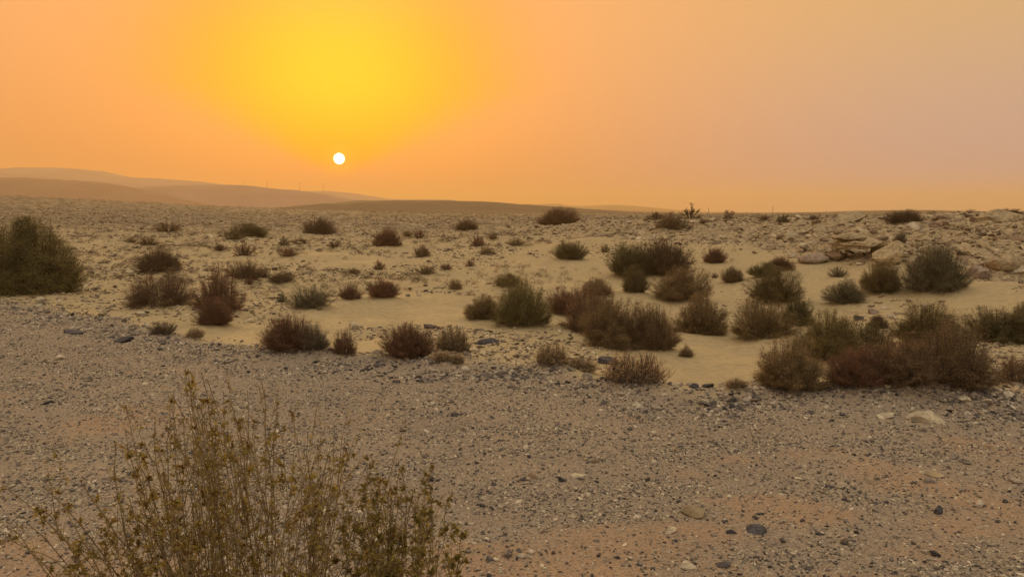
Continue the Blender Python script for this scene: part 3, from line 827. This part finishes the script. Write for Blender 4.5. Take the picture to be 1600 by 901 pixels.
def sampler_px(x0, x1, r0, r1):
    def f():
        a = at(random.gauss((x0 + x1) / 2, (x1 - x0) / 4), random.gauss((r0 + r1) / 2, (r1 - r0) / 4)); return a[0], a[1]
    return f
many_rocks(38, sampler_px(1320, 1450, 462, 505), [M_PINK, M_BROWN, M_LIGHT, M_TAN], 'broken stone of the low pile between the hollow bushes', 'stones of the hollow pile', .05, .15, .6)
many_rocks(30, sampler_px(1290, 1420, 398, 412), [M_PINK, M_LIGHT, M_TAN], 'broken stone fallen in front of the rock overhang', 'stones below the overhang', .07, .2, .55)

# ------------------------------------------------------------------ plants
def tubes(P, R, sides=3):
    """P (n,k,3) centre lines, R (n,k) radii"""
    n, k, _ = P.shape
    T_ = np.gradient(P, axis=1); T_ /= np.linalg.norm(T_, axis=-1, keepdims=True) + 1e-9
    ref = np.where(np.abs(T_[..., 2:3]) > .9, np.array([1., 0, 0]), np.array([0, 0, 1.]))
    A = np.cross(T_, ref); A /= np.linalg.norm(A, axis=-1, keepdims=True) + 1e-9
    B = np.cross(T_, A)
    th = np.arange(sides) * 2 * np.pi / sides
    V = P[:, :, None, :] + R[:, :, None, None] * (np.cos(th)[:, None] * A[:, :, None, :] + np.sin(th)[:, None] * B[:, :, None, :])
    base = np.arange(n)[:, None, None] * k * sides; i = np.arange(k - 1)[None, :, None] * sides; j = np.arange(sides)[None, None, :]
    j2 = (j + 1) % sides
    f = np.stack([base + i + j, base + i + j2, base + i + sides + j2, base + i + sides + j], -1).reshape(-1, 4)
    return V.reshape(-1, 3), f
def bez(a, c, b, k):
    t = np.linspace(0, 1, k)[None, :, None]
    return (1 - t)**2 * a[:, None] + 2 * t * (1 - t) * c[:, None] + t**2 * b[:, None]
def leaves(P, D, L, Wd, r, bend=.3):
    """folded rhomb leaves at P pointing along D"""
    n = len(P)
    D = D / (np.linalg.norm(D, axis=1, keepdims=True) + 1e-9)
    N = r.normal(size=(n, 3)); S = np.cross(D, N); S /= np.linalg.norm(S, axis=1, keepdims=True) + 1e-9
    N = np.cross(S, D)
    L = L[:, None]; Wd = Wd[:, None]
    a = P; b = P + D * L * .5 + S * Wd * .5 + N * L * .08; c = P + D * L - N * L * bend; d = P + D * L * .5 - S * Wd * .5 + N * L * .08
    V = np.stack([a, b, c, d], 1).reshape(-1, 3)
    return V, np.arange(n * 4).reshape(-1, 4)
def unit(v): return v / (np.linalg.norm(v, axis=-1, keepdims=True) + 1e-9)

def shrub_proto(seed, nst, ntw, nlf, leaf=.026, lw=.28, rough=.22, upright=.5, spread=.16, stem=.006, lobes=4, tw=(.04, .11), fill=.45, upb=.3, cone=.30):
    """unit shrub: 1 wide, 1 tall; scaled per object"""
    r = np.random.default_rng(seed)
    az = r.uniform(0, 2 * np.pi, nst); e = np.arcsin(np.clip(r.uniform(0.0, 1, nst), 0, 1))
    lob = [(r.uniform(0, 2 * np.pi), r.uniform(.1, 1.2), r.uniform(.06, .2)) for _ in range(lobes)]
    def rad(az, e):
        k = .86 + rough * .45 * np.sin(az * 2 + seed) * np.cos(e * 3 + seed) + rough * .32 * np.sin(az * 5 + seed * 2 + e * 4) + rough * .25 * np.sin(az * 9 + e * 9 + seed)
        for (a0, e0, am) in lob:
            k = k + am * np.exp(-((np.angle(np.exp(1j * (az - a0))))**2 + (e - e0)**2) / .22)
        return k
    R_ = rad(az, e) * (1 + r.normal(0, .025, nst)) * .5 * (1 - .20 * (1 - np.sin(e))**3)
    R_ *= np.where(r.random(nst) < fill, r.uniform(.55, .95, nst), 1)
    cx_ = np.cos(e) * (1 - cone * np.sin(e)**2)
    tip = np.stack([cx_ * np.cos(az) * R_, cx_ * np.sin(az) * R_, np.sin(e) * R_ * 2.0 + .05], 1)
    ba = az + r.normal(0, .5, nst); br = spread * np.sqrt(r.random(nst)) * (.4 + .6 * np.cos(e))
    base = np.stack([np.cos(ba) * br, np.sin(ba) * br, np.full(nst, -.04)], 1)
    ctl = base * .5 + tip * np.array([.5, .5, upright]) + r.normal(0, .03, (nst, 3))
    S = bez(base, ctl, tip, 6)
    rad_ = stem * np.linspace(1, .3, 6)[None] * r.uniform(.6, 1.3, nst)[:, None]
    v1, f1 = tubes(S, rad_)
    si = r.integers(0, nst, ntw); t = r.uniform(.3, 1, ntw)**.6 * 4.999
    i0 = t.astype(int); fr = (t - i0)[:, None]
    p0 = S[si, i0] * (1 - fr) + S[si, i0 + 1] * fr
    tang = unit(S[si, i0 + 1] - S[si, i0])
    outw = unit(p0 * np.array([1, 1, .6]))
    d = unit(tang * .35 + outw * .45 + r.normal(0, .55, (ntw, 3)) + np.array([0, 0, upb]))
    ln = r.uniform(tw[0], tw[1], ntw)[:, None]
    p2 = p0 + d * ln; p1 = (p0 + p2) / 2 + r.normal(0, .008, (ntw, 3))
    TW = bez(p0, p1, p2, 3)
    v2, f2 = tubes(TW, np.array([[.0020, .0015, .0008]]) * np.ones((ntw, 1)) * stem / .006)
    vb = np.concatenate([v1, v2]); fb = np.concatenate([f1, f2 + len(v1)])
    ti = r.integers(0, ntw, nlf); u = r.uniform(.0, 1.05, nlf)[:, None]
    P = p0[ti] * (1 - u) + p2[ti] * u + r.normal(0, .019, (nlf, 3))
    D = unit(d[ti] * .7 + r.normal(0, .6, (nlf, 3)) + np.array([0, 0, upb]))
    vl, fl = leaves(P, D, leaf * r.uniform(.5, 1.3, nlf), leaf * lw * r.uniform(.7, 1.4, nlf), r)
    keep = vl.reshape(-1, 4, 3)[:, 0, 2] > -.01
    vl = vl.reshape(-1, 4, 3)[keep].reshape(-1, 3)
    rx = np.percentile(np.hypot(vl[:, 0], vl[:, 1]), 97.5) * 2.0; rz = np.percentile(vl[:, 2], 99.5)
    sc = np.array([1 / rx, 1 / rx, 1 / rz]); vl = vl * sc; vb = vb * sc
    q = vl.reshape(-1, 4, 3); ok = (q[..., 2].max(1) < 1.07) & (np.hypot(q[..., 0], q[..., 1]).max(1) < .60); vl = q[ok].reshape(-1, 3)
    q = vb[fb]; fb = fb[(q[..., 2].max(1) < 1.07) & (np.hypot(q[..., 0], q[..., 1]).max(1) < .60)]
    fl = np.arange(len(vl)).reshape(-1, 4)
    return mesh_from('branches', vb, fb), mesh_from('foliage', vl, fl)

def leaf_material(name, spread=.55, transl=.35, pal=None):
    m = bpy.data.materials.new(name); m.use_nodes = True; nt = m.node_tree; nt.nodes.clear()
    o = nt.nodes.new('ShaderNodeOutputMaterial')
    geo = nt.nodes.new('ShaderNodeNewGeometry'); rnd = E(nt, geo.outputs['Random Per Island'])
    if pal: col = ramp(nt, rnd, pal)
    else:
        oi = nt.nodes.new('ShaderNodeObjectInfo')
        k = smooth(nt, rnd, 0, 1, 1 - spread, 1 + spread)
        tco = nt.nodes.new('ShaderNodeTexCoord')
        nn = noise_node(nt, 5.0, 3, tco.outputs['Object'])
        k = k * smooth(nt, E(nt, nn.outputs[0]), .35, .65, .75, 1.25)
        cmb = nt.nodes.new('ShaderNodeCombineColor')
        for i in range(3): nt.links.new(k.k, cmb.inputs[i])
        col = mixc(nt, 1.0, oi.outputs['Color'], cmb.outputs[0], 'MULTIPLY')
    d = nt.nodes.new('ShaderNodeBsdfDiffuse'); t = nt.nodes.new('ShaderNodeBsdfTranslucent'); mx = nt.nodes.new('ShaderNodeMixShader')
    nt.links.new(col, d.inputs[0]); nt.links.new(col, t.inputs[0]); mx.inputs[0].default_value = transl
    nt.links.new(d.outputs[0], mx.inputs[1]); nt.links.new(t.outputs[0], mx.inputs[2]); nt.links.new(mx.outputs[0], o.inputs[0])
    return m
def bark_material(name, c1, c2):
    m, nt, b = new_mat(name, .9)
    geo = nt.nodes.new('ShaderNodeNewGeometry')
    nt.links.new(ramp(nt, geo.outputs['Random Per Island'], [(0, c1), (1, c2)]), b.inputs['Base Color'])
    return m
M_LEAF = leaf_material('shrub_leaf')
M_TWIG = bark_material('shrub_twig', (.075, .052, .037), (.14, .10, .07))

KINDS_ = {
 'dense': [shrub_proto(100 + i, 620, 9000, 56000, .0145, .34, rough=.34, spread=.26, upright=.40, lobes=6, tw=(.03, .075), upb=.15, stem=.0045) for i in range(6)],
 'round': [shrub_proto(150 + i, 420, 9000, 64000, .0155, .38, rough=.38, upright=.32, spread=.22, stem=.004, lobes=6, tw=(.03, .085), fill=.25, upb=.05) for i in range(4)],
 'big': [shrub_proto(171, 500, 15000, 130000, .0125, .42, cone=.55, rough=.16, upright=.3, spread=.25, stem=.0035, lobes=2, tw=(.025, .075), fill=.2, upb=.05)],
 'airy':  [shrub_proto(200 + i, 190, 5600, 23000, .017, .32, rough=.36, stem=.005, tw=(.04, .11), upright=.32, upb=.0, spread=.28, fill=.6) for i in range(4)],
 'grass': [shrub_proto(300 + i, 500, 1400, 5200, .05, .09, rough=.3, stem=.005, spread=.36, upright=.7, upb=.8) for i in range(2)],
 'bare':  [shrub_proto(400 + i, 16, 260, 900, .035, .35, rough=.5, stem=.03, spread=.05, tw=(.08, .25)) for i in range(2)],
 'small': [shrub_proto(500 + i, 90, 900, 4200, .036, .28, rough=.35, stem=.010) for i in range(3)],
}
for k in KINDS_:
    for a, b_ in KINDS_[k]: a.materials.append(M_TWIG); b_.materials.append(M_LEAF)
COLR = {
 'green': (.190, .155, .064), 'dkgreen': (.150, .130, .056), 'olive': (.250, .182, .088), 'brown': (.250, .163, .088),
 'dkbrown': (.150, .096, .056), 'red': (.225, .112, .066), 'grey': (.17, .145, .10), 'tan': (.46, .32, .17), 'greygreen': (.190, .175, .105),
}
cnt = {}
def shrub(sp, px, row, wpx, hpx, kind, colr, label, group=None, name='desert_shrub', cat='shrub'):
    X2, Y2, wm, hm = sp
    Z2 = float(height(X2, Y2)) - .04 * hm
    root = bpy.data.objects.new(name, None); COL.objects.link(root)
    if kind == 'dense' and colr in ('green', 'dkgreen', 'olive', 'greygreen'): kind = 'round'
    cnt[kind] = cnt.get(kind, -1) + 1
    P = KINDS_[kind]; br, fo = P[cnt[kind] % len(P)]
    root.location = (X2, Y2, Z2)
    root.rotation_euler = (random.uniform(-.07, .07), random.uniform(-.07, .07), random.uniform(0, 6.28))
    root.scale = (wm, wm * random.uniform(.85, 1.1), hm)
    root.empty_display_size = .2
    b_ = obj('branches', br, None, root); f_ = obj('foliage', fo, None, root)
    c0 = COLR[colr]; j = random.uniform(.85, 1.15)
    f_.color = (c0[0] * j, c0[1] * j * random.uniform(.95, 1.05), c0[2] * j, 1)
    tag(root, label, cat, group)
    return root
for sp_, a in zip(SPOTS, SH): shrub(sp_, *a)

# small scrub tufts of the plain ------------------------------------------------
tuft_meshes = []
for a, b_ in KINDS_['small']:
    n1, n2 = len(a.vertices), len(b_.vertices)
    v1 = np.empty(n1 * 3, np.float32); a.vertices.foreach_get('co', v1); v2 = np.empty(n2 * 3, np.float32); b_.vertices.foreach_get('co', v2)
    v1 = v1.reshape(-1, 3); v2 = v2.reshape(-1, 3)
    f2 = np.arange(n2).reshape(-1, 4)
    keep = np.random.default_rng(1).random(len(f2)) < .4
    v2 = v2.reshape(-1, 4, 3)[keep].reshape(-1, 3); f2 = np.arange(len(v2)).reshape(-1, 4)
    me = mesh_from('scrub_tuft', v2, f2); me.materials.append(M_LEAF)
    tuft_meshes.append((me, v2, f2))
def tuft_at(x, y, s, colr, label, group):
    o = obj('scrub_tuft', random.choice(tuft_meshes)[0]); o.location = (x, y, float(height(x, y)))
    o.scale = (s, s, s * random.uniform(.35, .7)); o.rotation_euler = (0, 0, random.uniform(0, 6.28))
    c0 = COLR[colr]; o.color = (*c0, 1)
    tag(o, label, 'scrub tuft', group)
for k in range(110):
    y = math.exp(random.uniform(math.log(26), math.log(75))); x = random.uniform(-.68, -.28) * y
    tuft_at(x, y, random.uniform(.2, .5), random.choice(['red', 'brown', 'olive', 'dkbrown']), 'little brown scrub tuft scattered on the plain at the left', 'scrub tufts on the left plain')
for k in range(90):
    y = math.exp(random.uniform(math.log(26), math.log(80))); x = random.uniform(-.28, .06) * y
    tuft_at(x, y, random.uniform(.2, .5), random.choice(['red', 'brown', 'olive', 'dkbrown']), 'little reddish scrub tuft scattered on the plain at the middle', 'scrub tufts on the middle plain')
for k in range(60):
    y = random.uniform(38, 62); x = random.uniform(.1, .66) * y
    tuft_at(x, y, random.uniform(.15, .4), random.choice(['brown', 'olive', 'dkbrown']), 'little olive scrub tuft among the stones of the right slope', 'scrub tufts on the right slope')
# the rest of the plain's scrub reads as ground cover
r = np.random.default_rng(33)
n = 16000
y = np.exp(r.uniform(math.log(24), math.log(330), n)); c = r.uniform(-.8, .75, n); x = c * y
b, rub = masks(x, y)
k = (w_ := sstep(-.1, .5, fbm(x * .12, y * .08, 3, 131) + .6 * sstep(35, 90, y)) * (1 - b) * (1 - sstep(.0, .12, c) * sstep(60, 50, y))) > r.random(n)
x, y = x[k], y[k]; n = len(x)
V = []; off = 0
z = height(x, y)
for i in range(n):
    me, v, f = tuft_meshes[i % 3]
    sub = v.reshape(-1, 4, 3)[r.integers(0, len(v) // 4, 110 if y[i] < 70 else 45)].reshape(-1, 3)
    # few, larger blades for far tufts
    ctr = np.repeat(sub.reshape(-1, 4, 3).mean(1), 4, 0); sub = ctr + (sub - ctr) * 3.2
    s = r.uniform(.14, .55) * (.5 + y[i] / 75)**.8 
    V.append(sub * np.array([s, s, s * .5]) + np.array([x[i], y[i], z[i]]))
V = np.concatenate(V); me = mesh_from('far_scrub', V, np.arange(len(V)).reshape(-1, 4))
M_FAR = leaf_material('far_scrub_leaf', pal=[(0, (.03, .02, .014)), (.5, (.06, .038, .026)), (1, (.10, .068, .042))])
tag(obj('ground_scrub', me, M_FAR), 'countless dark scrub specks covering the far plain', 'scrub', kind='stuff')

# ------------------------------------------------------------------ foreground bush
M_TWIG2 = bark_material('bush_stem', (.13, .095, .05), (.27, .20, .105))
M_LEAFD = leaf_material('dry_golden_leaf', transl=.35, pal=[(0, (.10, .06, .02)), (.3, (.21, .14, .042)), (.6, (.31, .22, .065)), (.85, (.25, .21, .062)), (1, (.44, .33, .11))])
M_LEAFG = leaf_material('olive_leaf', transl=.35, pal=[(0, (.10, .075, .024)), (.4, (.20, .155, .046)), (.8, (.27, .21, .063)), (1, (.38, .30, .10))])
def front_bush(name, base, tips, seed, matleaf, label, twig_step=.05, leafk=1.0, lsize=.013, sec=2.6, ctl=None, thick=1.0):
    r = np.random.default_rng(seed); tips = np.array(tips); n = len(tips)
    bx, by = base; bz = float(height(bx, by))
    ang = r.uniform(0, 6.28, n); rr_ = .17 * np.sqrt(r.random(n))
    B = np.stack([bx + np.cos(ang) * rr_ + (tips[:, 0] - bx) * .28, by + np.sin(ang) * rr_ + (tips[:, 1] - by) * .1, np.full(n, bz - .03)], 1)
    lean = tips - B
    C_ = B + lean * np.stack([r.uniform(.32, .5, n), r.uniform(.32, .5, n), r.uniform(.5, .66, n)], 1) + r.normal(0, .055, (n, 3))
    K = 18
    if ctl is not None: C_ = np.array(ctl) + r.normal(0, .03, (n, 3))
    S = bez(B, C_, tips, K)
    wob = np.cumsum(r.normal(0, .0055, (n, K, 3)), axis=1); S = S + wob + r.normal(0, .02, (n, 1, 3)) * np.sin(np.linspace(0, 2 * np.pi, K))[None, :, None]
    rs = thick * r.uniform(.0022, .0042, n)[:, None] * np.linspace(1, .34, K)[None]
    # secondary branches
    ns = int(n * sec); si = r.integers(0, n, ns); t = r.uniform(.3, .88, ns) * (K - 1.001); i0 = t.astype(int)
    p = S[si, i0]; tg = unit(S[si, i0 + 1] - p); sd = r.normal(size=(ns, 3)) * np.array([1, 1, .35]); sd = unit(np.cross(tg, np.cross(sd, tg)))
    a = r.uniform(.5, 1.25, ns)[:, None]; L2 = (r.uniform(.10, .42, ns) * (1.1 - .5 * t / K))[:, None]
    dd = tg * np.cos(a) + sd * np.sin(a)
    e2 = p + dd * L2 + np.array([0, 0, .16]) * L2 + r.normal(0, .012, (ns, 3)); S2 = bez(p, p + dd * L2 * .55, e2, K)
    S2 = S2 + np.cumsum(r.normal(0, .0018, (ns, K, 3)), axis=1) * np.linspace(0, 1, K)[None, :, None]
    S = np.concatenate([S, S2]); rs = np.concatenate([rs, r.uniform(.0013, .0022, ns)[:, None] * np.linspace(1, .3, K)[None]]); n = len(S)
    v1, f1 = tubes(S, rs, 5)
    root = bpy.data.objects.new(name, None); COL.objects.link(root); root.location = (bx, by, bz); root.empty_display_size = .2
    tag(root, label, 'bush')
    TP = []; TD = []; TLn = []
    for i in range(n):
        Ln = np.linalg.norm(np.diff(S[i], axis=0), axis=1).sum()
        m = int(Ln * .75 / twig_step)
        t = np.sort(r.uniform(.2, .985, m)) * (K - 1.001); i0 = t.astype(int); fr = (t - i0)[:, None]
        p = S[i, i0] * (1 - fr) + S[i, i0 + 1] * fr; tg = unit(S[i, i0 + 1] - S[i, i0])
        side = unit(np.cross(tg, r.normal(size=(m, 3))))
        a = r.uniform(.4, 1.15, m)[:, None]
        d = unit(tg * np.cos(a) + side * np.sin(a) + np.array([0, 0, .15]))
        TP.append(p); TD.append(d); TLn.append(r.uniform(.02, .13, m) * (1.15 - .8 * t / K))
    TP = np.concatenate(TP); TD = np.concatenate(TD); TLn = np.concatenate(TLn)[:, None]
    mid = TP + TD * TLn * .5 + r.normal(0, .006, TP.shape); end = TP + TD * TLn + np.array([0, 0, .15]) * TLn
    TW = bez(TP, mid, end, 5); v2, f2 = tubes(TW, np.array([[.0013, .0011, .0009, .0007, .0004]]) * np.ones((len(TP), 1)), 3)
    org = np.array([bx, by, bz])
    vb = np.concatenate([v1, v2]) - org; fb = np.concatenate([f1, f2 + len(v1)])
    obj('branches', mesh_from('branches', vb, fb, smooth_=True), M_TWIG2, root)
    # leaves sit in little tufts on the twigs
    LP = []; LD = []
    m = len(TP); per = (r.gamma(1.3, 8.5 * leafk, m)).astype(int) * (r.random(m) < .55)
    idx = np.repeat(np.arange(m), per); cen = r.uniform(.35, 1, m); u = np.clip(cen[idx] + r.normal(0, .09, len(idx)), .02, .999) * 3.999; i0 = u.astype(int); fr = (u - i0)[:, None]
    P = TW[idx, i0] * (1 - fr) + TW[idx, i0 + 1] * fr
    D = unit(TD[idx] * .5 + r.normal(0, .75, (len(idx), 3)) + np.array([0, 0, -.15]))
    Lf = lsize * np.exp(r.normal(-.1, .4, len(idx)))
    v3, f3 = leaves(P, D, Lf, Lf * r.uniform(.28, .6, len(idx)), r, bend=.45)
    # small bunches of seed heads at the tips
    ti = np.repeat(np.arange(n), 12); off = r.normal(0, .009, (len(ti), 3)); 
    kk = r.integers(K - 5, K, len(ti)); P2 = S[ti, kk] + off
    L2 = r.uniform(.006, .015, len(ti)); v4, f4 = leaves(P2, unit(r.normal(0, 1, (len(ti), 3)) + np.array([0, 0, .6])), L2, L2 * .5, r, bend=.2)
    v = np.concatenate([v3, v4]) - org; f = np.concatenate([f3, f4 + len(v3)])
    obj('foliage', mesh_from('foliage', v, f), matleaf, root)
    return root
def tip(px, row, Y):
    d = ray(px, row); return [d[0] * Y, Y, EYE + d[2] * Y]
env_px = [0, 60, 120, 165, 190, 230, 300, 345, 400, 470, 540, 600, 650, 700, 725]
env_row = [800, 790, 770, 700, 630, 640, 585, 605, 595, 640, 650, 685, 705, 760, 860]
rf = np.random.default_rng(71)
main_tips = [tip(300, 584, 2.75), tip(313, 600, 2.8), tip(345, 622, 2.6), tip(182, 628, 2.55), tip(200, 634, 2.6), tip(258, 628, 2.9), tip(272, 650, 2.6), tip(172, 706, 2.5),
             tip(392, 600, 3.0), tip(378, 652, 2.7), tip(428, 630, 2.9), tip(412, 590, 3.0), tip(470, 655, 2.8), tip(497, 648, 3.05), tip(540, 648, 2.9), tip(536, 690, 2.8), tip(560, 700, 2.9), tip(582, 742, 2.8), tip(632, 655, 3.1), tip(320, 640, 2.7)]
for _ in range(74):
    px = float(rf.uniform(172, 640)) if rf.random() < .5 else float(np.clip(rf.normal(370, 100), 165, 640))
    top = np.interp(px, env_px, env_row)
    row = top - 12 + abs(rf.normal(0, 1)) * 95
    main_tips.append(tip(px, row, rf.uniform(2.3, 3.25)))
front_bush('foreground_bush', (tip(385, 900, 2.75)[0], 2.75), main_tips, 5, M_LEAFD, 'tall golden brown bush with long thin stems in the near foreground at left')
left_tips = [tip(4, 806, 2.35), tip(40, 806, 2.4), tip(72, 780, 2.5), tip(100, 800, 2.4), tip(150, 775, 2.5), tip(128, 822, 2.4), tip(178, 800, 2.5), tip(60, 838, 2.3), tip(190, 770, 2.6),
             tip(112, 855, 2.35), tip(5, 770, 2.6), tip(235, 800, 2.5), tip(160, 850, 2.4), tip(84, 884, 2.3), tip(22, 860, 2.35), tip(205, 745, 2.6), tip(140, 745, 2.6), tip(90, 765, 2.45)]
left_ctl = [tip(150 + .55 * (p[0] / p[1] * F + 800) + 30, 915 + rf.uniform(-15, 45), p[1] + .1) for p in left_tips]
front_bush('foreground_bush', (tip(350, 900, 2.6)[0], 2.6), left_tips, 6, M_LEAFD, 'low sprawling golden branches leaning left at the bottom left corner', .035, 1.5, sec=2.8, ctl=left_ctl, thick=1.35)
right_tips = []
for _ in range(46):
    px = float(np.clip(rf.normal(605, 75), 450, 722)); top = np.interp(px, [460, 540, 640, 690, 725], [760, 720, 745, 765, 850])
    right_tips.append(tip(px, top + abs(rf.normal(0, 1)) * 65, rf.uniform(2.6, 3.2)))
right_tips += [tip(636, 712, 2.9), tip(668, 742, 2.95), tip(716, 790, 2.9), tip(720, 850, 2.8)]
front_bush('foreground_bush', (tip(620, 900, 2.9)[0], 2.9), right_tips, 8, M_LEAFG, 'lower greener leafy bush right of the tall golden one in the foreground', .036, 1.9, .014)

# ------------------------------------------------------------------ power poles on the far dunes
def pole_mesh(h):
    P = np.array([[[0, 0, -1.5], [0, 0, h * .5], [0, 0, h]]], float); v, f = tubes(P, np.array([[.2, .17, .13]]), 6)
    return mesh_from('pole', v, f)
def arm_mesh(h, l, z):
    P = np.array([[[-l, 0, z], [0, 0, z + .05], [l, 0, z]]], float); v, f = tubes(P, np.array([[.14, .16, .14]]), 5)
    return mesh_from('crossarm', v, f)
M_POLE, _, pb = new_mat('weathered_pole_wood', .8); 
_nt = M_POLE.node_tree
_n = noise_node(_nt, 3, 4); _nt.links.new(ramp(_nt, _n.outputs[0], [(.3, (.09, .065, .05)), (.7, (.15, .11, .08))]), pb.inputs['Base Color'])
PL = [(381, 291, 283, 'leftmost power pole on the dune crest'), (418, 294, 283, 'second power pole from the left on the dune crest'),
      (468, 298, 285, 'third power pole from the left on the dune crest'), (505, 301, 287, 'rightmost power pole on the dune crest, below the sun'),
      (1207, 333, 323, 'lone power pole on the low horizon at the right'), (1107, 333, 325, 'faint power pole on the horizon right of the treelet')]
for px, rb, rt, lab in PL:
    D = 1080.0 if px < 600 else 640.0
    d0 = ray(px, rb); d1 = ray(px, rt)
    zb = EYE + d0[2] * D; h = EYE + d1[2] * D - zb
    root = bpy.data.objects.new('power_pole', None); COL.objects.link(root); root.location = (d0[0] * D, D, zb)
    tag(root, lab, 'power pole', 'power poles on the dune crest' if px < 600 else 'power poles on the horizon')
    obj('pole', pole_mesh(h), M_POLE, root); obj('crossarm', arm_mesh(h, h * .13, h * .93), M_POLE, root)
